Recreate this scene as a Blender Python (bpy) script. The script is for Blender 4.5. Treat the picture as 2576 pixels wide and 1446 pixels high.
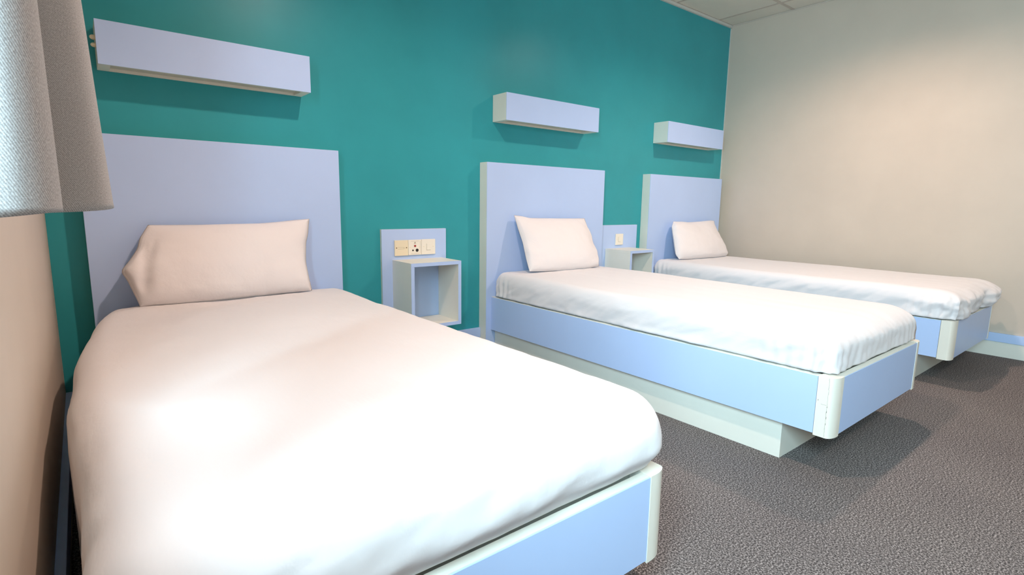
import bpy, bmesh, math
import numpy as np
from mathutils import Vector, Matrix, noise

# ------------------------------------------------------------------ camera, world, lights, exposure
scene = bpy.context.scene
COL = scene.collection
for o in list(bpy.data.objects):
    bpy.data.objects.remove(o)

F_PX = 1347.7077
CAM_POS = Vector((0.141, -2.7111, 0.9297))
yaw, pitch, roll = (math.radians(a) for a in (-38.6994, -8.88, 0.8665))
fwd = Vector((-math.sin(yaw) * math.cos(pitch), math.cos(yaw) * math.cos(pitch), math.sin(pitch)))
rgt = Vector((math.cos(yaw), math.sin(yaw), 0.0))
upv = rgt.cross(fwd)
r2 = rgt * math.cos(roll) + upv * math.sin(roll)
u2 = upv * math.cos(roll) - rgt * math.sin(roll)
cam_data = bpy.data.cameras.new('camera')
cam = bpy.data.objects.new('camera', cam_data)
COL.objects.link(cam)
M = Matrix((r2, u2, -fwd)).transposed().to_4x4()
M.translation = CAM_POS
cam.matrix_world = M
cam_data.sensor_width = 36.0
cam_data.sensor_fit = 'HORIZONTAL'
cam_data.lens = F_PX / 2576 * 36.0
cam_data.clip_start = 0.02
scene.camera = cam

vs = scene.view_settings
vs.view_transform = 'Standard'
vs.look = 'None'
vs.gamma = 1.0
vs.use_curve_mapping = False
vs.exposure = 0.0

world = bpy.data.worlds.new('world')
scene.world = world
world.use_nodes = True
world.node_tree.nodes['Background'].inputs[0].default_value = (0.70, 0.88, 1.0, 1)
world.node_tree.nodes['Background'].inputs[1].default_value = 3.6

# room measures
XL, XR, YB, YF, ZC = 0.034, 4.7212, 0.0, -4.4, 2.4932
WY0, WY1, WZ0, WZ1 = -3.9, -1.60, 0.90, 2.05      # window in the left wall
LAMPS = [(1.2, -1.43), (3.55, -1.43), (1.2, -3.55), (3.55, -3.55)]   # recessed ceiling lamps; second row added as unseen front light


def add_area(name, loc, direction, sx, sy, power, color, shape='RECTANGLE', spread=math.pi):
    d = bpy.data.lights.new(name, 'AREA')
    d.shape = shape
    d.size = sx
    d.size_y = sy
    d.energy = power
    d.color = color
    d.spread = spread
    o = bpy.data.objects.new(name, d)
    o.location = loc
    o.rotation_euler = Vector(direction).to_track_quat('-Z', 'Y').to_euler()
    COL.objects.link(o)
    return o


# daylight pouring in through the window on the left
add_area('window_daylight', (-1.25, -3.5, 2.25), (1, 0.65, -0.42), 1.3, 3.2, 600, (0.60, 0.88, 1.0))
for (lx, ly) in LAMPS:
    d = bpy.data.lights.new('downlight_lamp', 'SPOT')
    d.energy = 97 if ly > -2 else 24  # weaker pair is added fill for headboards and foot panels
    d.color = (1.0, 0.71, 0.58)
    d.shadow_soft_size = 0.035
    d.spot_size = math.radians(155)
    d.spot_blend = 0.75
    o = bpy.data.objects.new('downlight_lamp', d)
    o.location = (lx, ly, ZC - 0.045)
    COL.objects.link(o)

# ------------------------------------------------------------------ materials


def lin(r, g, b):
    return (r, g, b, 1.0)


def new_mat(name, color, rough=0.5, spec=0.5):
    m = bpy.data.materials.new(name)
    m.use_nodes = True
    p = m.node_tree.nodes['Principled BSDF']
    p.inputs['Base Color'].default_value = lin(*color)
    p.inputs['Roughness'].default_value = rough
    p.inputs['Specular IOR Level'].default_value = spec
    return m


def nd(m, typ, **kw):
    n = m.node_tree.nodes.new(typ)
    for k, v in kw.items():
        setattr(n, k, v)
    return n


def lk(m, a, b):
    m.node_tree.links.new(a, b)


def coords(m, scale=(1, 1, 1), rot=(0, 0, 0)):
    t = nd(m, 'ShaderNodeTexCoord')
    g = nd(m, 'ShaderNodeMapping')
    g.inputs['Scale'].default_value = scale
    g.inputs['Rotation'].default_value = rot
    lk(m, t.outputs['Object'], g.inputs['Vector'])
    return g.outputs['Vector']


def noise_tex(m, vec, scale, detail=4, rough=0.6):
    n = nd(m, 'ShaderNodeTexNoise')
    n.inputs['Scale'].default_value = scale
    n.inputs['Detail'].default_value = detail
    n.inputs['Roughness'].default_value = rough
    lk(m, vec, n.inputs['Vector'])
    return n.outputs['Fac']


def ramp(m, fac, stops):
    r = nd(m, 'ShaderNodeValToRGB')
    el = r.color_ramp.elements
    el[0].position, el[0].color = stops[0][0], lin(*stops[0][1])
    el[1].position, el[1].color = stops[-1][0], lin(*stops[-1][1])
    for p, c in stops[1:-1]:
        e = el.new(p)
        e.color = lin(*c)
    lk(m, fac, r.inputs['Fac'])
    return r.outputs['Color']


def bump(m, height, strength, dist):
    b = nd(m, 'ShaderNodeBump')
    b.inputs['Strength'].default_value = strength
    b.inputs['Distance'].default_value = dist
    lk(m, height, b.inputs['Height'])
    p = m.node_tree.nodes['Principled BSDF']
    lk(m, b.outputs['Normal'], p.inputs['Normal'])


def bc(m, col):
    lk(m, col, m.node_tree.nodes['Principled BSDF'].inputs['Base Color'])


def painted(name, c, rough, spec, var=0.06, bs=0.05):
    m = new_mat(name, c, rough, spec)
    v = coords(m)
    f = noise_tex(m, v, 3.0, 5)
    lo = tuple(x * (1 - var) for x in c)
    hi = tuple(min(1, x * (1 + var)) for x in c)
    bc(m, ramp(m, f, [(0.3, lo), (0.7, hi)]))
    bump(m, noise_tex(m, v, 220.0, 3), bs, 0.001)
    return m


M_TEAL = painted('teal_paint', (0.036, 0.345, 0.39), 0.33, 0.28, 0.05, 0.06)
M_BEIGE = painted('beige_paint', (0.575, 0.50, 0.42), 0.55, 0.3, 0.03, 0.05)
M_BLUE = painted('pale_blue_laminate', (0.48, 0.635, 0.93), 0.38, 0.4, 0.02, 0.02)
M_CREAM = painted('cream_board', (0.80, 0.80, 0.72), 0.42, 0.4, 0.03, 0.03)
M_TILE = painted('ceiling_tile', (0.74, 0.70, 0.62), 0.9, 0.1, 0.03, 0.2)
M_BAR = new_mat('ceiling_bar', (0.55, 0.48, 0.42), 0.5)
M_TRIM = new_mat('pale_trim', (0.62, 0.62, 0.58), 0.5)
M_PLATE = new_mat('ivory_plastic', (0.83, 0.75, 0.55), 0.3)
M_PLATE_W = new_mat('white_plastic', (0.85, 0.82, 0.72), 0.3)
M_SEAM = new_mat('dark_line_plastic', (0.42, 0.38, 0.28), 0.5)  # darker plastic for plate outlines and the triangle mark
M_DARK = new_mat('black_plastic', (0.02, 0.018, 0.015), 0.35)
M_RED = new_mat('red_button', (0.35, 0.02, 0.02), 0.35)
M_SCREW = new_mat('brass_screw', (0.30, 0.22, 0.12), 0.35)
M_SCREW.node_tree.nodes['Principled BSDF'].inputs['Metallic'].default_value = 0.6
M_DIFF = new_mat('lamp_diffuser', (0.55, 0.54, 0.46), 0.35)
M_METAL = new_mat('white_metal', (0.8, 0.8, 0.78), 0.35)

# worn cream edging on the foot posts: faint chips along the seam
M_POST = painted('cream_post', (0.82, 0.80, 0.71), 0.40, 0.4, 0.03, 0.02)

M_CARPET = new_mat('speckled_carpet', (0.2, 0.18, 0.17), 0.95, 0.1)
_v = coords(M_CARPET)
_f1 = noise_tex(M_CARPET, _v, 205.0, 3.0, 0.75)
_f2 = noise_tex(M_CARPET, _v, 2.2, 3, 0.5)
_sp = ramp(M_CARPET, _f1, [(0.38, (0.04, 0.037, 0.038)), (0.50, (0.128, 0.115, 0.112)), (0.62, (0.42, 0.385, 0.375))])
_br = ramp(M_CARPET, _f2, [(0.3, (0.86, 0.86, 0.87)), (0.7, (1.0, 1.0, 0.99))])
_mx = nd(M_CARPET, 'ShaderNodeMix', data_type='RGBA', blend_type='MULTIPLY')
_mx.inputs['Factor'].default_value = 1.0
lk(M_CARPET, _sp, _mx.inputs[6])
lk(M_CARPET, _br, _mx.inputs[7])
bc(M_CARPET, _mx.outputs[2])
bump(M_CARPET, _f1, 0.15, 0.002)


def cloth_mat(name, c, s=1.0):
    m = new_mat(name, c, 0.85, 0.15)
    p = m.node_tree.nodes['Principled BSDF']
    p.inputs['Sheen Weight'].default_value = 0.15
    v = coords(m, (1.0, 0.35, 1.0), (0, 0, 0.15))
    a = noise_tex(m, v, 9.0 * s, 5, 0.55)
    bump(m, a, 0.35, 0.012)
    return m


M_SHEET = cloth_mat('white_cotton', (0.765, 0.75, 0.765))
M_PILLOW = cloth_mat('white_pillowcase', (0.80, 0.77, 0.77), 1.2)

M_CURTAIN = new_mat('grey_twill', (0.30, 0.28, 0.27), 0.9, 0.15)
_t = nd(M_CURTAIN, 'ShaderNodeTexCoord')
_g = nd(M_CURTAIN, 'ShaderNodeMapping')
_g.inputs['Rotation'].default_value = (0, 0, math.radians(33))
lk(M_CURTAIN, _t.outputs['UV'], _g.inputs['Vector'])
_w = nd(M_CURTAIN, 'ShaderNodeTexWave', wave_type='BANDS', bands_direction='X')
_w.inputs['Scale'].default_value = 190.0
_w.inputs['Distortion'].default_value = 1.2
_w.inputs['Detail'].default_value = 2.0
_w.inputs['Detail Scale'].default_value = 3.0
lk(M_CURTAIN, _g.outputs['Vector'], _w.inputs['Vector'])
_n = noise_tex(M_CURTAIN, _t.outputs['UV'], 600.0, 3, 0.7)
_ma = nd(M_CURTAIN, 'ShaderNodeMath', operation='ADD')
_mb = nd(M_CURTAIN, 'ShaderNodeMath', operation='MULTIPLY')
_mb.inputs[1].default_value = 0.30
lk(M_CURTAIN, _w.outputs['Fac'], _mb.inputs[0])
lk(M_CURTAIN, _mb.outputs[0], _ma.inputs[0])
lk(M_CURTAIN, _n, _ma.inputs[1])
bc(M_CURTAIN, ramp(M_CURTAIN, _ma.outputs[0], [(0.38, (0.28, 0.268, 0.265)), (0.62, (0.40, 0.388, 0.385)), (0.95, (0.60, 0.595, 0.59))]))
bump(M_CURTAIN, _ma.outputs[0], 0.25, 0.0008)

M_GLASS = bpy.data.materials.new('window_glass')
M_GLASS.use_nodes = True
_nt = M_GLASS.node_tree
_nt.nodes.clear()
_out = _nt.nodes.new('ShaderNodeOutputMaterial')
_mix = _nt.nodes.new('ShaderNodeMixShader')
_tr = _nt.nodes.new('ShaderNodeBsdfTransparent')
_gl = _nt.nodes.new('ShaderNodeBsdfGlossy')
_gl.inputs['Roughness'].default_value = 0.02
_mix.inputs[0].default_value = 0.06
_nt.links.new(_tr.outputs[0], _mix.inputs[1])
_nt.links.new(_gl.outputs[0], _mix.inputs[2])
_nt.links.new(_mix.outputs[0], _out.inputs[0])

M_LAMP = bpy.data.materials.new('lamp_lens_glow')
M_LAMP.use_nodes = True
_p = M_LAMP.node_tree.nodes['Principled BSDF']
_p.inputs['Base Color'].default_value = lin(1, 0.9, 0.75)
_p.inputs['Emission Color'].default_value = lin(1, 0.78, 0.55)
_p.inputs['Emission Strength'].default_value = 60.0

# ------------------------------------------------------------------ mesh helpers


def bx(bm, x0, x1, y0, y1, z0, z1, bevel=0.0, seg=2):
    vs_ = [bm.verts.new(p) for p in ((x0, y0, z0), (x1, y0, z0), (x1, y1, z0), (x0, y1, z0),
                                     (x0, y0, z1), (x1, y0, z1), (x1, y1, z1), (x0, y1, z1))]
    fs = [(0, 3, 2, 1), (4, 5, 6, 7), (0, 1, 5, 4), (1, 2, 6, 5), (2, 3, 7, 6), (3, 0, 4, 7)]
    faces = [bm.faces.new([vs_[i] for i in f]) for f in fs]
    if bevel > 0:
        ed = list({e for f in faces for e in f.edges})
        bmesh.ops.bevel(bm, geom=ed, offset=bevel, segments=seg, profile=0.5, affect='EDGES')
    return bm


def box_bm(*a, **k):
    bm = bmesh.new()
    bx(bm, *a, **k)
    return bm


def prism(pts, z0, z1):
    """closed polygon in xy, extruded in z"""
    bm = bmesh.new()
    a = [bm.verts.new((x, y, z0)) for x, y in pts]
    b = [bm.verts.new((x, y, z1)) for x, y in pts]
    n = len(pts)
    bm.faces.new(a[::-1])
    bm.faces.new(b)
    for i in range(n):
        bm.faces.new((a[i], a[(i + 1) % n], b[(i + 1) % n], b[i]))
    bmesh.ops.recalc_face_normals(bm, faces=bm.faces[:])
    return bm


def disc(cx, cy, cz, r, depth, axis='y', n=20, bm=None):
    """short cylinder whose front sits at depth towards -axis"""
    bm = bm or bmesh.new()
    ring0, ring1 = [], []
    for i in range(n):
        a = 2 * math.pi * i / n
        c, s = math.cos(a) * r, math.sin(a) * r
        if axis == 'y':
            ring0.append(bm.verts.new((cx + c, cy, cz + s)))
            ring1.append(bm.verts.new((cx + c * .92, cy - depth, cz + s * .92)))
        else:
            ring0.append(bm.verts.new((cx + c, cy + s, cz)))
            ring1.append(bm.verts.new((cx + c * .92, cy + s * .92, cz - depth)))
    bm.faces.new(ring0)
    bm.faces.new(ring1[::-1])
    for i in range(n):
        j = (i + 1) % n
        bm.faces.new((ring0[i], ring0[j], ring1[j], ring1[i]))
    bmesh.ops.recalc_face_normals(bm, faces=bm.faces[:])
    return bm


ORIGIN = {}


def wpos(o):
    return ORIGIN.get(o, Vector((0, 0, 0))) if o else Vector((0, 0, 0))


def obj(name, bm, mat, parent=None, smooth=False, label=None, org=None):
    me = bpy.data.meshes.new(name)
    base = Vector(org) if (parent is None and org is not None) else wpos(parent)
    bmesh.ops.translate(bm, verts=bm.verts[:], vec=-base)
    bm.to_mesh(me)
    bm.free()
    mats = mat if isinstance(mat, (list, tuple)) else [mat]
    for m in mats:
        me.materials.append(m)
    o = bpy.data.objects.new(name, me)
    COL.objects.link(o)
    if smooth:
        for p in me.polygons:
            p.use_smooth = True
    if parent:
        o.parent = parent
        ORIGIN[o] = base
    else:
        o.location = base
        ORIGIN[o] = base
    if label:
        o['label'] = label
    return o


def thing(name, label, cat, loc, group=None):
    o = bpy.data.objects.new(name, None)
    o.empty_display_size = 0.1
    COL.objects.link(o)
    o.location = loc
    ORIGIN[o] = Vector(loc)
    o['label'] = label
    o['category'] = cat
    if group:
        o['group'] = group
    return o


def tag(o, label, cat, group=None):
    o['label'] = label
    o['category'] = cat
    if group:
        o['group'] = group
    return o


def struct(name, bm, mat, parent=None):
    o = obj(name, bm, mat, parent)
    if parent is None:
        o['kind'] = 'structure'
    return o


# ------------------------------------------------------------------ the room
T = 0.14
struct('floor', box_bm(XL - T, XR + T, YF - T, YB + T, -0.10, 0.0), M_CARPET)
struct('wall_back', box_bm(XL - T, XR + T, YB, YB + T, 0.0, ZC + 0.05), M_TEAL)
struct('wall_right', box_bm(XR, XR + T, YF, YB, 0.0, ZC + 0.05), M_BEIGE)
struct('wall_front', box_bm(XL - T, XR + T, YF - T, YF, 0.0, ZC + 0.05), M_BEIGE)
bm = bmesh.new()
bx(bm, XL - T, XL, YF, WY0, 0, ZC + 0.05)
bx(bm, XL - T, XL, WY1, YB, 0, ZC + 0.05)
bx(bm, XL - T, XL, WY0, WY1, 0, WZ0)
bx(bm, XL - T, XL, WY0, WY1, WZ1, ZC + 0.05)
struct('wall_left', bm, M_BEIGE)

# suspended ceiling: tiles 0.6 m with slim bars in a regular grid
bm = bmesh.new()
bx(bm, XL - T, XR + T, YF - T, YB + T, ZC, ZC + 0.06)
for f in bm.faces:
    f.material_index = 0
n0 = len(bm.faces)
xb = 4.50
while xb > XL:
    bx(bm, xb - 0.012, xb + 0.012, YF, YB, ZC - 0.003, ZC + 0.001)
    xb -= 0.6
yb = -0.53
while yb > YF:
    bx(bm, XL, XR, yb - 0.012, yb + 0.012, ZC - 0.0032, ZC + 0.001)
    yb -= 0.6
bm.faces.ensure_lookup_table()
for i, f in enumerate(bm.faces):
    if i >= n0:
        f.material_index = 1
struct('ceiling', bm, [M_TILE, M_BAR])
# pale angle trims where the ceiling and the corner meet the walls
struct('trim_1', box_bm(XL, XR, YB - 0.016, YB, ZC - 0.024, ZC - 0.0035), M_TRIM)
struct('trim_2', box_bm(XR - 0.004, XR, YF, YB - 0.017, ZC - 0.010, ZC - 0.0035), M_BAR)
struct('trim_3', box_bm(XR - 0.005, XR, YB - 0.006, YB, 0.16, ZC - 0.025), M_TRIM)

# skirting: cream board below, pale blue rail on top
HB = [(0.1487, 1.1513), (2.0493, 3.0829), (3.6081, 4.6259)]
segs = [(XL + 0.021, HB[0][0] - .001), (HB[0][1] + .001, HB[1][0] - .001), (HB[1][1] + .001, HB[2][0] - .001), (HB[2][1] + .001, XR - 0.021)]
for a, b in segs:
    s = struct('baseboard_back', box_bm(a, b, YB - 0.013, YB, 0.0, 0.095), M_CREAM)
    struct('cap_rail', box_bm(a, b, YB - 0.020, YB, 0.0955, 0.157, bevel=.002), M_BLUE, s)
s = struct('baseboard_right', box_bm(XR - 0.013, XR, YF, YB, 0.0, 0.095), M_CREAM)
struct('cap_rail', box_bm(XR - 0.020, XR, YF, YB, 0.0955, 0.152, bevel=.002), M_BLUE, s)
s = struct('baseboard_left', box_bm(XL, XL + 0.013, YF, YB, 0.0, 0.095), M_CREAM)
struct('cap_rail', box_bm(XL, XL + 0.020, YF, YB, 0.0955, 0.157, bevel=.002), M_BLUE, s)

# window in the left wall (beside and behind the viewpoint)
bm = bmesh.new()
fx0, fx1 = XL - 0.10, XL - 0.05
bx(bm, fx0, fx1, WY0, WY1, WZ0, WZ0 + 0.05)
bx(bm, fx0, fx1, WY0, WY1, WZ1 - 0.05, WZ1)
bx(bm, fx0, fx1, WY0, WY0 + 0.05, WZ0 + 0.05, WZ1 - 0.05)
bx(bm, fx0, fx1, WY1 - 0.05, WY1, WZ0 + 0.05, WZ1 - 0.05)
bx(bm, fx0, fx1, (WY0 + WY1) / 2 - .025, (WY0 + WY1) / 2 + .025, WZ0 + 0.05, WZ1 - 0.05)
w = struct('window_1', bm, M_METAL)
struct('pane', box_bm(fx0 + .02, fx0 + .026, WY0 + .05, WY1 - .05, WZ0 + .05, WZ1 - .05), M_GLASS, w)

# ceiling lamps: row over the beds, plus the added fill row
for i, (lx, ly) in enumerate(LAMPS):
    t = thing('ceiling_light', ['round recessed ceiling lamp above the nearest bed',
                                'round recessed ceiling lamp between the middle and far beds',
                                'unseen ceiling lamp added as front fill light, on the window side',
                                'unseen ceiling lamp added as front fill light, towards the beige wall'][i],
              'ceiling light', (lx, ly, ZC), 'recessed ceiling lamps')
    bm = bmesh.new()
    n = 40
    rings = []
    for r, z in ((0.050, ZC - 0.009), (0.053, ZC - 0.014), (0.070, ZC - 0.010), (0.074, ZC - 0.0035)):
        rings.append([bm.verts.new((lx + r * math.cos(2 * math.pi * k / n), ly + r * math.sin(2 * math.pi * k / n), z)) for k in range(n)])
    for a, b in zip(rings, rings[1:]):
        for k in range(n):
            bm.faces.new((a[k], a[(k + 1) % n], b[(k + 1) % n], b[k]))
    bmesh.ops.recalc_face_normals(bm, faces=bm.faces[:])
    obj('trim_ring', bm, M_METAL, t, True)
    obj('lens', disc(lx, ly, ZC - 0.0035, 0.049, 0.004, 'z', 32), M_LAMP, t)

# ------------------------------------------------------------------ beds
HT, HH = -0.0772, 1.1729
BEDS = [
    dict(hx=HB[0], rx=(0.206, 1.1367), rz=(0.134, 0.338), L=-2.0435,
         label='nearest single bed with pale blue headboard, rail and a thick white cover, by the curtain'),
    dict(hx=HB[1], rx=(2.0862, 3.0019), rz=(0.151, 0.359), L=-2.0435,
         label='middle single bed with pale blue side rail on a cream plinth, worn cream foot post'),
    dict(hx=HB[2], rx=(3.6673, 4.5601), rz=(0.148, 0.353), L=-2.0204,
         label='far single bed beside the beige wall, under the shelf light in the corner'),
]


def post_bm(cx, cy, sx, z0, z1, size=0.060, rx=0.046, ry=0.022):
    """corner post: outer corner at (cx, cy), body towards +y and sx*x, outer corner rounded"""
    pts = [(0, size), (0, ry)]
    for k in range(1, 15):
        a = math.pi + (math.pi / 2) * k / 14
        pts.append((rx + rx * math.cos(a), ry + ry * math.sin(a)))
    pts += [(size, 0), (size, size)]
    return prism([(cx + sx * px, cy + py) for px, py in pts], z0, z1)


for b in BEDS:
    (h0, h1), (x0, x1), (z0, z1), L = b['hx'], b['rx'], b['rz'], b['L']
    t = thing('single_bed', b['label'], 'bed', ((h0 + h1) / 2, -1.0, 0), 'single beds in a row')
    hb = obj('headboard', box_bm(h0, h1, HT + 0.004, -0.001, 0.001, HH, bevel=.0015), M_CREAM, t, label='cream board edge of the headboard')
    obj('facing', box_bm(h0, h1, HT, HT + 0.0038, 0.001, HH, bevel=.0008), M_BLUE, hb, label='pale blue front face')
    for sgn, xa in ((1, x0), (-1, x1)):
        lo, hi = (xa + 0.003, xa + 0.030) if sgn == 1 else (xa - 0.030, xa - 0.003)
        r = obj('side_rail', box_bm(lo, hi, L + 0.0605, HT - .0005, z0 + .001, z1), M_CREAM, t)
        lo, hi = (xa, xa + 0.0028) if sgn == 1 else (xa - 0.0028, xa)
        obj('facing', box_bm(lo, hi, L + 0.0605, HT - .0005, z0, z1 - .002), M_BLUE, r, label='pale blue side facing')
        obj('corner_post', post_bm(xa - sgn * 0.0015, L - 0.0015, sgn, z0 - 0.006, z1 + 0.001), M_POST, t, True)
    r = obj('foot_rail', box_bm(x0 + 0.059, x1 - 0.059, L + 0.003, L + 0.026, z0 + .001, z1), M_CREAM, t)
    obj('facing', box_bm(x0 + 0.059, x1 - 0.059, L, L + 0.0028, z0, z1 - .002), M_BLUE, r, label='pale blue foot facing')
    obj('deck', box_bm(x0 + 0.031, x1 - 0.031, L + 0.0615, HT - .002, z1 - 0.045, z1 - 0.022), M_CREAM, t)
    obj('plinth', box_bm(x0 + 0.031, x1 - 0.031, -1.866, HT - .001, 0.001, z0 - .001 + 0.001), M_CREAM, t)
# post shading stays flat on its straight sides
for o in bpy.data.objects:
    if o.name.startswith('corner_post'):
        for p in o.data.polygons:
            p.use_smooth = False


# worn seam and chips on the middle bed's near foot post
def scuffs():
    bed = [o for o in bpy.data.objects if o.name.startswith('single_bed')]
    bed = sorted(bed, key=lambda o: o.location.x)[1]
    post = [o for o in bpy.data.objects if o.name.startswith('corner_post') and o.parent == bed][0]
    bm = bmesh.new()
    rng = np.random.RandomState(4)
    xs = 2.0862 - 0.0015 - 0.0004
    y = -2.0215
    for k in range(26):                     # seam: fine broken line down the flat side
        za = 0.150 + k * 0.008
        if rng.rand() < 0.12:
            continue
        wy = 0.0004 + 0.0006 * rng.rand() ** 2
        yy = y + 0.0005 * rng.randn()
        bx(bm, xs, xs + 0.0006, yy, yy + wy, za, za + 0.0082)
    for (yy, za, wy, hz) in ((-2.019, 0.262, .018, .0007), (-1.992, 0.272, .002, .005), (-2.0225, 0.236, .0022, .006),
                             (-2.0230, 0.214, .0018, .008), (-2.0228, 0.193, .0012, .006), (-2.0225, 0.255, .0022, .004)):
        bx(bm, xs, xs + 0.0006, yy, yy + wy, za, za + hz)
    obj('scuff_marks', bm, new_mat('worn_seam', (0.34, 0.31, 0.26), 0.7), post, label='grey worn seam and chips')


scuffs()

# ------------------------------------------------------------------ bedding


def fb(x, y, z, s=1.0, o=3):
    return noise.fractal(Vector((x * s, y * s, z * s)), 0.9, 2.1, o)


def box_grid(nx, ny, nz):
    """unit cube surface as quads; returns verts in [-1,1]^3 and faces"""
    vid, V, Fc = {}, [], []

    def v(i, j, k):
        key = (i, j, k)
        if key not in vid:
            vid[key] = len(V)
            V.append((2 * i / nx - 1, 2 * j / ny - 1, 2 * k / nz - 1))
        return vid[key]
    for i in range(nx):
        for j in range(ny):
            Fc.append((v(i, j, nz), v(i + 1, j, nz), v(i + 1, j + 1, nz), v(i, j + 1, nz)))
            Fc.append((v(i, j, 0), v(i, j + 1, 0), v(i + 1, j + 1, 0), v(i + 1, j, 0)))
    for i in range(nx):
        for k in range(nz):
            Fc.append((v(i, 0, k), v(i + 1, 0, k), v(i + 1, 0, k + 1), v(i, 0, k + 1)))
            Fc.append((v(i, ny, k), v(i, ny, k + 1), v(i + 1, ny, k + 1), v(i + 1, ny, k)))
    for j in range(ny):
        for k in range(nz):
            Fc.append((v(0, j, k), v(0, j, k + 1), v(0, j + 1, k + 1), v(0, j + 1, k)))
            Fc.append((v(nx, j, k), v(nx, j + 1, k), v(nx, j + 1, k + 1), v(nx, j, k + 1)))
    return np.array(V, float), Fc


def cover(name, bounds, rad, func, cell=0.012):
    """puffy rounded slab. bounds x0,x1,y0(foot),y1(head),z0,z1;
    rad = dict of rounding radii xl,xr,yf,yh,zt,zb; func(p, n, q) returns the final point"""
    x0, x1, y0, y1, z0, z1 = bounds
    V, Fc = box_grid(int((x1 - x0) / cell), int((y1 - y0) / cell), max(8, int((z1 - z0) / cell * 1.3)))
    c = np.array([(x0 + x1) / 2, (y0 + y1) / 2, (z0 + z1) / 2])
    h = np.array([(x1 - x0) / 2, (y1 - y0) / 2, (z1 - z0) / 2])
    P = V * h
    r = np.empty_like(P)
    r[:, 0] = np.where(P[:, 0] < 0, rad['xl'], rad['xr'])
    r[:, 1] = np.where(P[:, 1] < 0, rad['yf'], rad['yh'])
    r[:, 2] = np.where(P[:, 2] > 0, rad['zt'], rad['zb'])
    inner = h - r
    d = np.maximum(np.abs(P) - inner, 0) / r
    n = d / np.maximum(np.linalg.norm(d, axis=1, keepdims=True), 1e-9)
    Q = np.sign(P) * (np.minimum(np.abs(P), inner) + r * n) + c
    N = np.sign(P) * n / r
    N /= np.maximum(np.linalg.norm(N, axis=1, keepdims=True), 1e-9)
    bm = bmesh.new()
    bv = [bm.verts.new(func(Q[i], N[i])) for i in range(len(Q))]
    for f in Fc:
        bm.faces.new([bv[i] for i in f])
    bmesh.ops.recalc_face_normals(bm, faces=bm.faces[:])
    return bm


def sm(a, b, x):
    t = min(1, max(0, (x - a) / (b - a)))
    return t * t * (3 - 2 * t)


def interp(x, tab):
    xs = [a for a, _ in tab]
    ys = [b for _, b in tab]
    return float(np.interp(x, xs, ys))


# nearest bed: thick cover, hanging over the left rail down towards the wall
LEFT_EDGE = [(-2.05, 0.105), (-1.96, 0.092), (-1.83, 0.104), (-1.65, 0.096), (-1.40, 0.086), (-1.24, 0.078), (-1.0, 0.078), (-0.78, 0.088), (-0.56, 0.104), (-0.35, 0.13), (-0.2, 0.155), (-0.08, 0.19)]
RIGHT_EDGE = [(-2.05, 1.165), (-1.95, 1.182), (-1.6, 1.178), (-1.2, 1.170), (-0.8, 1.168), (-0.45, 1.165), (-0.2, 1.15), (-0.08, 1.135)]


def near_cover(p, n):
    x, y, z = p
    cx = 0.64
    xl = interp(y, LEFT_EDGE)
    xr = interp(y, RIGHT_EDGE)
    if x < cx:
        x = cx - (cx - x) * (cx - xl) / (cx - 0.08)
    else:
        x = cx + (x - cx) * (xr - cx) / (1.18 - cx)
    # sides hang below the rail top outside the frame, the middle sits inside it
    if p[2] < 0.44:
        out = max(sm(0.200, 0.186, x), 0)
        if out > 0:
            z = 0.44 - (0.44 - z) * (1 + 1.9 * out)
        outr = sm(1.140, 1.150, x) * sm(-1.99, -1.93, y)
        if outr > 0:
            z = 0.44 - (0.44 - z) * (1 + 0.35 * outr)
    # crown of the cover and gentle unevenness
    top = sm(0.40, 0.50, z)
    z += top * 0.012 * (math.cos((x - .63) * 2.6)) + top * 0.006 * fb(x + 3, y, 0, 2.2, 2)
    # diagonal folds radiating from the head corner
    hd = sm(-0.75, -0.15, y)
    z += top * hd * 0.006 * math.sin((x * 9 - y * 17) + 2.5 * fb(x, y, 4, 2, 2)) * sm(1.2, .3, x)
    # soft vertical folds on the left drape
    side = sm(0.22, 0.12, x) * sm(0.53, 0.44, z)
    x += side * 0.003 * math.sin(y * 11 + 2.0 * fb(0, y, z, 3, 2))
    # foot: long shallow folds just above the rail
    ft = sm(-1.86, -2.0, y) * sm(0.335, 0.36, z)
    s = 0.006 * fb(x * 4, 7, z * 14 - x * 3, 1.0, 3)
    d = 0.0025 * fb(x * 6, y * 6, z * 6, 1.3, 3)
    y -= ft * s * abs(n[1])
    return (x + n[0] * d, y + n[1] * d, z + n[2] * d)


bm = cover('near', (0.08, 1.18, -2.052, -0.085, 0.3395, 0.505),
           dict(xl=0.085, xr=0.10, yf=0.11, yh=0.10, zt=0.095, zb=0.012), near_cover)
for v in bm.verts:      # foot edge pulled in behind the cap of the foot rail
    if v.co.z < 0.40 and 0.2 < v.co.x:
        k = sm(0.40, 0.339, v.co.z) * sm(-1.90, -2.03, v.co.y)
        v.co.y += k * 0.030
        v.co.z = max(v.co.z, 0.3392) if v.co.y < -1.9 else v.co.z
cv = obj('duvet', bm, M_SHEET, None, True, org=(0.64, -1.05, 0.34))
tag(cv, 'thick white duvet on the nearest bed, hanging towards the left wall', 'duvet', 'white covers on the beds')


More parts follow.
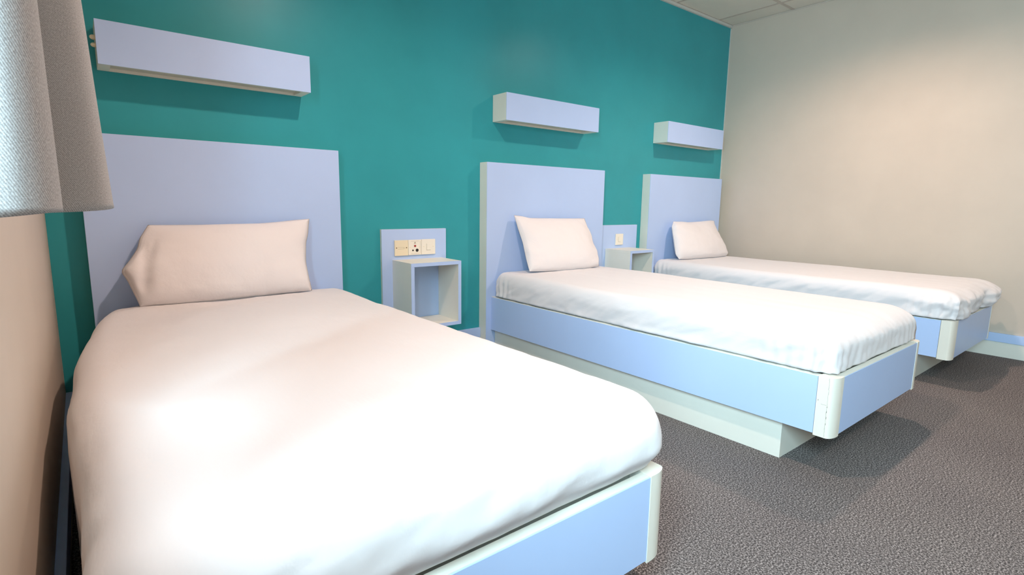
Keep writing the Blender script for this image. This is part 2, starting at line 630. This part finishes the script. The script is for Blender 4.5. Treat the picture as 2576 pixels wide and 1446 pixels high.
def tucked(xa, xb, L, seed, zr, amp=1.0):
    def f(p, n):
        x, y, z = p
        side = abs(n[0]) * sm(zr + 0.17, zr + 0.08, z)
        foot = abs(n[1]) * sm(-1.80, -2.0, y) * sm(zr + 0.17, zr + 0.06, z)
        # gathered vertical pleats near the two ends of the long side
        ends = sm(-0.35, -0.08, y) + 0.9 * sm(-1.70, -2.0, y)
        pl = math.sin(y * 150 + 3.5 * fb(seed, y * 3, z * 2, 1.5, 2))
        d = side * 0.0050 * pl * ends * amp
        # slanting pull lines, running down towards the head
        q = y * 16 + z * 26
        d += side * 0.0085 * fb(seed + 3, q * .55, (y - z) * 3.0, 1.0, 3) * amp
        # low roll at the tuck
        d += side * 0.006 * sm(zr + 0.035, zr + 0.012, z) * (0.4 + fb(seed, y * 9, 2, 1.0, 3))
        # foot pleats radiating
        cx = (xa + xb) / 2
        e = abs(x - cx) / (xb - xa) * 2
        d += foot * (0.0028 * math.sin(x * 120 + 5 * fb(x * 3, seed, z * 3, 1, 2)) * (0.25 + e ** 3)
                     + 0.006 * fb(x * 7, seed, z * 16 + x * 3, 1, 3)) * amp
        # corner folds
        cor = abs(n[0]) * abs(n[1]) * 2 * sm(-1.7, -1.95, y) * sm(zr + 0.17, zr + 0.05, z)
        a = math.atan2(n[1], n[0])
        d += cor * 0.011 * math.sin(a * 17 + 2 * fb(seed, z * 8, a, 1, 2)) * amp
        top = max(0, n[2])
        z += top * (0.004 * fb(x * 2, y * 1.2, seed, 1.4, 3) + 0.0007 * math.sin(x * 46 + 6 * fb(x, y * .6, seed, 1.2, 2)))
        return (x + n[0] * d, y + n[1] * d, z + n[2] * d * 0.3)
    return f


# middle bed: sheet stretched tight over the mattress and tucked into the frame
z1 = BEDS[1]['rz'][1]
bm = cover('mid', (2.095, 2.993, -2.026, -0.085, z1 + 0.0006, 0.512),
           dict(xl=0.055, xr=0.055, yf=0.13, yh=0.05, zt=0.075, zb=0.005),
           tucked(2.095, 2.993, -2.04, 11.3, z1), 0.0095)
for v in bm.verts:
    if v.co.z < z1 + 0.001 and v.co.y < -1.8:
        v.co.z = z1 + 0.0015
    elif v.co.z < z1 + 0.001 and (v.co.x < 2.122 or v.co.x > 2.966):
        v.co.z = z1 + 0.0012
for v in bm.verts:
    k = sm(z1 + 0.05, z1, v.co.z) * sm(-1.85, -2.0, v.co.y)
    v.co.y += 0.002 * k
cv = obj('mattress', bm, M_SHEET, None, True, org=(2.54, -1.05, z1))
tag(cv, 'white sheet stretched tight over the mattress of the middle bed', 'mattress', 'white covers on the beds')


# far bed: looser cover, crumpled and lifting over the foot rail
def far_cover(p, n):
    x, y, z = p
    base = tucked(3.672, 4.568, -2.02, 27.1, 0.354)(p, n)
    x, y, z = base
    k = sm(-1.72, -1.98, y)
    lowz = sm(0.53, 0.42, z)
    e = x - 3.67
    # bulky crumpled folds at the foot
    d = k * (0.006 + 0.016 * lowz) * fb(x * 5.5, y * 4, z * 9, 1.0, 3) * 1.25
    d += k * lowz * 0.006 * abs(fb(x * 9 + 4, y * 3, z * 12 - x * 4, 1.0, 2))
    # fold pocket near the right of the foot
    pk = math.exp(-((x - 4.20) / 0.09) ** 2) * sm(0.46, 0.38, z) * k
    d -= 0.026 * pk
    pk2 = math.exp(-((x - 3.98) / 0.05) ** 2) * sm(0.43, 0.37, z) * k
    d -= 0.014 * pk2
    x, y = x + n[0] * d, y + n[1] * d
    # the hem rises towards the right and bellies out
    y -= k * 0.012 * sm(0.36, 0.40, z) * (0.4 + 0.6 * sm(0.4, 0.9, e))
    if n[0] > 0.3 or e > 0.80:
        x += k * 0.045 * lowz
    # left foot corner spills a little over the rail
    if n[0] < -0.3:
        x -= k * 0.022 * lowz * (1 + fb(3, y * 7, z * 9, 1, 2))
    return (x, y, z + n[2] * d * 0.5)


z1 = BEDS[2]['rz'][1]
bm = cover('far', (3.674, 4.562, -2.030, -0.085, z1 + 0.0006, 0.508),
           dict(xl=0.055, xr=0.06, yf=0.13, yh=0.05, zt=0.075, zb=0.006), far_cover, 0.0095)
for v in bm.verts:
    v.co.z = max(v.co.z, z1 + 0.0012)
    e = sm(4.28, 4.5, v.co.x) * sm(-1.9, -2.0, v.co.y)
    v.co.z += 0.018 * e * sm(0.42, 0.355, v.co.z)
cv = obj('duvet', bm, M_SHEET, None, True, org=(4.11, -1.05, z1))
tag(cv, 'white cover with a crumpled foot end on the far bed by the beige wall', 'duvet', 'white covers on the beds')

# ------------------------------------------------------------------ pillows
PILLOWS = [
    dict(a=(-.110, .85, .38), th=.075, z=0.505, label='white pillow leaning on the headboard of the nearest bed, limp open corner at left',
         L=[(0.289, 0.516), (0.283, 0.541), (0.273, 0.572), (0.259, 0.617), (0.241, 0.651), (0.273, 0.69), (0.303, 0.734), (0.313, 0.772), (0.347, 0.824)],
         B=[(0.289, 0.516), (0.417, 0.509), (0.634, 0.513), (0.796, 0.518), (0.945, 0.522)],
         R=[(0.945, 0.522), (0.941, 0.576), (0.938, 0.647), (0.953, 0.736), (0.968, 0.772), (0.986, 0.845)],
         T=[(0.347, 0.824), (0.525, 0.823), (0.759, 0.826), (0.844, 0.832), (0.916, 0.84), (0.986, 0.845)]),
    dict(a=(-.110, .85, .45), th=.065, z=0.51, label='white pillow leaning on the headboard of the middle bed',
         L=[(2.242, 0.525), (2.241, 0.601), (2.248, 0.695), (2.239, 0.779), (2.236, 0.86)],
         B=[(2.242, 0.525), (2.462, 0.513), (2.602, 0.511), (2.751, 0.512), (2.861, 0.524)],
         R=[(2.861, 0.524), (2.873, 0.57), (2.865, 0.623), (2.862, 0.729), (2.85, 0.838)],
         T=[(2.236, 0.86), (2.288, 0.856), (2.349, 0.843), (2.588, 0.839), (2.85, 0.838)]),
    dict(a=(-.110, .82, .45), th=.075, z=0.505, label='white pillow leaning on the headboard of the far bed beside the beige wall',
         L=[(3.798, 0.517), (3.776, 0.555), (3.815, 0.675), (3.838, 0.767), (3.882, 0.808)],
         B=[(3.798, 0.517), (4.072, 0.504), (4.308, 0.502), (4.49, 0.509)],
         R=[(4.49, 0.509), (4.521, 0.528), (4.498, 0.572), (4.474, 0.657), (4.455, 0.759), (4.484, 0.806)],
         T=[(3.882, 0.808), (4.077, 0.8), (4.255, 0.804), (4.444, 0.813), (4.484, 0.806)]),
]


def resample(pts):
    P = np.array(pts, float)
    s = np.concatenate([[0], np.cumsum(np.linalg.norm(np.diff(P, axis=0), axis=1))])
    s /= s[-1]

    def f(t):
        # smooth the polyline slightly
        ts = np.clip([t - 0.03, t, t + 0.03], 0, 1)
        if t < 1e-6 or t > 1 - 1e-6:
            ts = [t, t, t]
        return np.array([np.mean(np.interp(ts, s, P[:, 0])), np.mean(np.interp(ts, s, P[:, 1]))])
    return f


def pillow(d, idx):
    ya, za, sl = d['a']
    fl, fbm_, fr, ft = (resample(d[k]) for k in 'LBRT')
    nu, nv = 84, 48
    bm = bmesh.new()
    grid = {}
    c00, c10, c01, c11 = fbm_(0), fbm_(1), ft(0), ft(1)
    nrm = Vector((0, -1, sl)).normalized()
    for side in (1, -1):
        for i in range(nu + 1):
            for j in range(nv + 1):
                if side == -1 and (i in (0, nu) or j in (0, nv)):
                    grid[side, i, j] = grid[1, i, j]
                    continue
                # cluster samples towards the edges
                u = 0.5 - 0.5 * math.cos(math.pi * i / nu)
                v = 0.5 - 0.5 * math.cos(math.pi * j / nv)
                p = ((1 - v) * fbm_(u) + v * ft(u) + (1 - u) * fl(v) + u * fr(v)
                     - (1 - u) * (1 - v) * c00 - u * (1 - v) * c10 - (1 - u) * v * c01 - u * v * c11)
                x, z = p
                U, Vv = 2 * u - 1, 2 * v - 1
                pu = (1 - abs(U) ** 3.0)
                pv = (1 - abs(Vv) ** 2.6)
                th = d['th'] * max(pu * pv, 0) ** 0.55
                low = 1 + 0.25 * (0.5 - v)
                th *= low
                y = ya - (za - z) * sl
                if side == -1:
                    th *= 0.75
                # wrinkles: gathers into the corners and along the sides
                wr = 0
                if side == 1:
                    ed = max(abs(U), abs(Vv))
                    wr = 0.007 * fb(x * 5 + idx * 9, z * 9, 1.0, 1.0, 3) * (0.4 + ed)
                    ga = math.sin(z * 70 + 3 * fb(x * 3, z * 6, idx, 1, 2)) * max(0, abs(U) - 0.7) / 0.3
                    wr += 0.0035 * ga * pu ** 0.3
                    if idx == 0:   # limp corner: creases at the left end
                        g = math.exp(-((x - 0.315 - 0.12 * (z - .62)) / 0.020) ** 2) * sm(0.53, 0.60, z) * sm(0.78, 0.70, z)
                        wr -= 0.016 * g
                        g = math.exp(-((x - 0.345 - 0.25 * (z - .70)) / 0.011) ** 2) * sm(0.65, 0.70, z) * sm(0.77, 0.73, z)
                        wr -= 0.007 * g
                    wr *= min(1, th / 0.02)
                q = Vector((x, y, z)) + nrm * (side * th + wr)
                # back stays in front of the headboard, base rests on the bed
                q.y = min(q.y, HT - 0.004)
                q.z = max(q.z, d['z'])
                grid[side, i, j] = bm.verts.new(q)
    for side in (1, -1):
        for i in range(nu):
            for j in range(nv):
                q = [grid[side, i, j], grid[side, i + 1, j], grid[side, i + 1, j + 1], grid[side, i, j + 1]]
                if side == -1:
                    q = q[::-1]
                try:
                    bm.faces.new(q)
                except ValueError:
                    pass
    bmesh.ops.recalc_face_normals(bm, faces=bm.faces[:])
    o = obj('pillow', bm, M_PILLOW, None, True, org=(np.mean([p[0] for p in d['B']]), -0.2, d['z']))
    return tag(o, d['label'], 'pillow', 'white pillows at the head of each bed')


for i, d in enumerate(PILLOWS):
    pillow(d, i)

# ------------------------------------------------------------------ long wall-mounted bed lights
BOX = [(0.2373, 1.0098, 'long pale blue box light above the nearest bed, beside the curtain'),
       (2.1422, 2.935, 'long pale blue box light above the middle bed'),
       (3.7141, 4.495, 'long pale blue box light above the far bed, next to the room corner')]
BD, BZ0, BZ1 = -0.1373, 1.4166, 1.5733
for i, (a, b, lab) in enumerate(BOX):
    t = thing('wall_light', lab, 'wall light', ((a + b) / 2, -0.001, BZ0), 'box lights above the beds')
    obj('front_panel', box_bm(a, b, BD, BD + 0.004, BZ0, BZ1, bevel=.0008), M_BLUE, t, label='pale lilac blue front')
    ew = 0.038
    for (p, q) in ((a, a + ew), (b - ew, b)):
        obj('end_block', box_bm(p, q, BD + 0.0042, -0.001, BZ0 + .0005, BZ1 - .0005, bevel=.001), M_CREAM, t)
    bm = bmesh.new()
    bx(bm, a + ew + .0004, b - ew - .0004, BD + 0.0042, -0.001, BZ1 - 0.016, BZ1 - .0006)
    bx(bm, a + ew + .0004, b - ew - .0004, -0.012, -0.001, BZ0 + 0.0005, BZ1 - 0.0165)
    bx(bm, a + ew + .0004, b - ew - .0004, BD + 0.0042, BD + 0.016, BZ0 + 0.0005, BZ1 - 0.0165)
    obj('housing', bm, M_CREAM, t)
    obj('diffuser', box_bm(a + ew + .001, b - ew - .001, BD + 0.017, -0.0125, BZ0 + .011, BZ0 + .016), M_DIFF, t, label='recessed grey light diffuser')
    if i == 0:
        # two small cream fixings that stick out of the left end, behind the front panel
        for (zz, r) in ((1.513, 0.009), (1.486, 0.008)):
            k = bmesh.new()
            bmesh.ops.create_uvsphere(k, u_segments=14, v_segments=9, radius=r)
            bmesh.ops.scale(k, vec=(1.25, 1.0, 1.0), verts=k.verts[:])
            bmesh.ops.translate(k, verts=k.verts[:], vec=(a - 0.006, BD + 0.030, zz))
            obj('end_knob', k, M_PLATE, t, True, label='small cream knob on the left end')

# ------------------------------------------------------------------ bedside units
UNITS = [
    dict(nx=(1.3939, 1.7966), nz=(0.22, 0.7828), c=(1.4549, 1.7637), cz=(0.2586, 0.6152), nd=-0.2339,
         label='open cube bedside shelf with three cream socket plates, between nearest and middle beds'),
    dict(nx=(3.0845, 3.5437), nz=(0.22, 0.7828), c=(3.1863, 3.4611), cz=(0.2600, 0.6085), nd=-0.2584,
         label='open cube bedside shelf with a single switch plate, between middle and far beds'),
]
NT = -0.0197


def plate(unit, x0, x1, z0, z1, kind):
    y = NT - 0.0007
    d = 0.008
    names = dict(tel=('blank_plate', M_PLATE, 'yellowed cream telephone plate'),
                 av=('socket_plate', M_PLATE_W, 'plate with red button and black sockets'),
                 sw=('switch_plate', M_PLATE_W, 'plain cream switch plate'))[kind]
    p = obj(names[0], box_bm(x0, x1, y - d, y, z0, z1, bevel=.0015), names[1], unit, label=names[2])
    cx, cz = (x0 + x1) / 2, (z0 + z1) / 2
    yf = y - d - 0.0001
    sw = 0.030
    for s in (-1, 1):
        m = M_SCREW if kind == 'tel' else M_PLATE
        obj('screw', disc(cx + s * sw, yf, cz + 0.001, 0.0036 if kind == 'tel' else 0.0026, 0.001), m, p)
    if kind == 'tel':
        bm = bmesh.new()
        bx(bm, cx - 0.022, cx + 0.016, yf - .0006, yf, cz + 0.0035, cz + 0.0045)
        bx(bm, cx - 0.022, cx + 0.016, yf - .0006, yf, cz - 0.0055, cz - 0.0045)
        bx(bm, cx + 0.0155, cx + 0.0165, yf - .0006, yf, cz - 0.0045, cz + 0.0035)
        obj('slot_cover', bm, M_SEAM, p)
    elif kind == 'av':
        tri = bmesh.new()
        q = [(-.0055, -.0045), (.0055, -.0045), (0, .0065)]
        f0 = [tri.verts.new((cx + 0.0 + a, yf - .0012, cz + 0.026 + b)) for a, b in q]
        f1 = [tri.verts.new((cx + 0.0 + a, yf, cz + 0.026 + b)) for a, b in q]
        tri.faces.new(f0)
        tri.faces.new(f1[::-1])
        for k in range(3):
            tri.faces.new((f0[k], f1[k], f1[(k + 1) % 3], f0[(k + 1) % 3]))
        bmesh.ops.recalc_face_normals(tri, faces=tri.faces[:])
        obj('triangle_mark', tri, M_SEAM, p)
        obj('call_button', disc(cx, yf, cz + 0.008, 0.0062, 0.003), M_RED, p, label='red button')
        obj('small_socket', disc(cx - 0.013, yf, cz - 0.0165, 0.0048, 0.0012), M_DARK, p)
        obj('round_socket', disc(cx + 0.013, yf, cz - 0.0165, 0.0092, 0.0015), M_DARK, p)
        bm = bmesh.new()
        bx(bm, cx - .026, cx + .026, yf - .0003, yf, z1 - .008, z1 - .007)
        bx(bm, cx - .026, cx + .026, yf - .0003, yf, z0 + .007, z0 + .008)
        bx(bm, cx + .034, cx + .035, yf - .0003, yf, z0 + .006, z1 - .006)
        obj('border_line', bm, M_SEAM, p)
    else:
        r = obj('rocker', box_bm(cx - 0.012, cx + 0.012, yf - .0025, yf, cz - 0.018, cz + 0.018, bevel=.001), M_PLATE_W, p)
        bm = bmesh.new()
        bx(bm, cx - .014, cx + .014, yf - .0004, yf, cz - .0200, cz - .0192)
        bx(bm, cx - .0148, cx - .014, yf - .0004, yf, cz - .0192, cz + .0192)
        obj('rocker_frame', bm, M_SEAM, p)


for ui, u in enumerate(UNITS):
    (a, b), (za, zb), (c0, c1), (cz0, cz1), nd_ = u['nx'], u['nz'], u['c'], u['cz'], u['nd']
    t = thing('bedside_shelf', u['label'], 'bedside shelf', ((a + b) / 2, -0.001, za), 'bedside cube shelves')
    bp = obj('back_panel', box_bm(a, b, NT + .003, -0.001, za, zb), M_CREAM, t, label='cream edge of the wall panel')
    obj('facing', box_bm(a, b, NT, NT + .0028, za, zb), M_BLUE, bp, label='pale blue panel face')
    th = 0.019
    y1 = NT - 0.0004
    e = 0.0015

    def board(name, X0, X1, Z0, Z1):
        o = obj(name, box_bm(X0, X1, nd_ + e, y1, Z0, Z1), M_CREAM, t)
        obj('edge_strip', box_bm(X0, X1, nd_, nd_ + e - .0001, Z0, Z1), M_BLUE, o, label='pale blue front edge')
    board('side_board', c0, c0 + th, cz0, cz1 - th - .0003)
    board('side_board', c1 - th, c1, cz0, cz1 - th - .0003)
    board('top_board', c0, c1, cz1 - th, cz1)
    board('bottom_board', c0 + th + .0002, c1 - th - .0002, cz0, cz0 + th)
    if ui == 0:
        plate(t, 1.4660, 1.5475, 0.637, 0.7225, 'tel')
        plate(t, 1.5490, 1.6305, 0.638, 0.7230, 'av')
        plate(t, 1.6320, 1.7205, 0.638, 0.7240, 'sw')
    else:
        plate(t, 3.290, 3.3745, 0.6325, 0.7165, 'sw')

# ------------------------------------------------------------------ curtain on the left wall
t = thing('curtain', 'grey twill curtain in heavy folds at the left, hanging before the left wall', 'curtain', (0.09, -2.0, 0.90))
# (x, y) of the folds at the hem and at z = 1.30
bot = [(0.050, -1.62), (0.078, -1.66), (0.128, -1.72), (0.162, -1.80), (0.175, -1.87), (0.168, -1.91), (0.140, -1.93), (0.105, -1.94), (0.080, -1.955), (0.072, -2.01), (0.080, -2.08), (0.108, -2.15), (0.129, -2.21), (0.130, -2.245), (0.115, -2.265), (0.092, -2.275), (0.072, -2.281), (0.058, -2.286)]
top = [(0.050, -1.66), (0.074, -1.70), (0.116, -1.75), (0.146, -1.81), (0.160, -1.87), (0.154, -1.91), (0.130, -1.93), (0.102, -1.94), (0.080, -1.955), (0.072, -2.01), (0.080, -2.08), (0.108, -2.15), (0.129, -2.21), (0.130, -2.245), (0.115, -2.265), (0.092, -2.275), (0.072, -2.281), (0.058, -2.286)]




def spline(pts, n):
    P = np.array(pts, float)
    k = np.arange(len(P))
    out = []
    for s in np.linspace(0, len(P) - 1, n):
        i = int(min(s, len(P) - 2))
        f = s - i
        p0, p1, p2, p3 = P[max(i - 1, 0)], P[i], P[i + 1], P[min(i + 2, len(P) - 1)]
        out.append(0.5 * ((2 * p1) + (p2 - p0) * f + (2 * p0 - 5 * p1 + 4 * p2 - p3) * f * f + (3 * p1 - p0 - 3 * p2 + p3) * f ** 3))
    return np.array(out)


nb = 120
SB, ST = spline(bot, nb), spline(top, nb)
ZB, ZT = 0.916, 2.30
bm = bmesh.new()
uvl = bm.loops.layers.uv.new('UVMap')
rows = []
arc = np.concatenate([[0], np.cumsum(np.linalg.norm(np.diff(SB, axis=0), axis=1))])
nz_ = 60
for k in range(nz_ + 1):
    f = (k / nz_) ** 1.3
    z = ZB + (ZT - ZB) * f
    m = (z - ZB) / 0.26
    row = []
    for i in range(nb):
        kk = min(m, 1.4)
        x = SB[i, 0] + (ST[i, 0] - SB[i, 0]) * kk
        y = SB[i, 1] + (ST[i, 1] - SB[i, 1]) * kk
        x += 0.0012 * math.sin(z * 9 + i * .3)
        zz = z
        if k == 0:
            zz += 0.004 * math.sin(i * 0.09)
        row.append((bm.verts.new((x, y, zz)), (arc[i], z)))
    rows.append(row)
for k in range(nz_):
    for i in range(nb - 1):
        q = (rows[k][i], rows[k][i + 1], rows[k + 1][i + 1], rows[k + 1][i])
        f = bm.faces.new([a[0] for a in q])
        for lp, a in zip(f.loops, q):
            lp[uvl].uv = a[1]
bmesh.ops.recalc_face_normals(bm, faces=bm.faces[:])
cl = obj('curtain_cloth', bm, M_CURTAIN, t, True)
sd = cl.modifiers.new('thickness', 'SOLIDIFY')
sd.thickness = 0.003
# curtain rail on the wall
bm = bmesh.new()
bx(bm, XL + 0.03, XL + 0.075, -4.0, -1.15, 2.302, 2.325, bevel=.003)
for yy in (-1.25, -2.5, -3.85):
    bx(bm, XL + .0005, XL + 0.03, yy - .015, yy + .015, 2.305, 2.322)
obj('curtain_rail', bm, M_METAL, t)
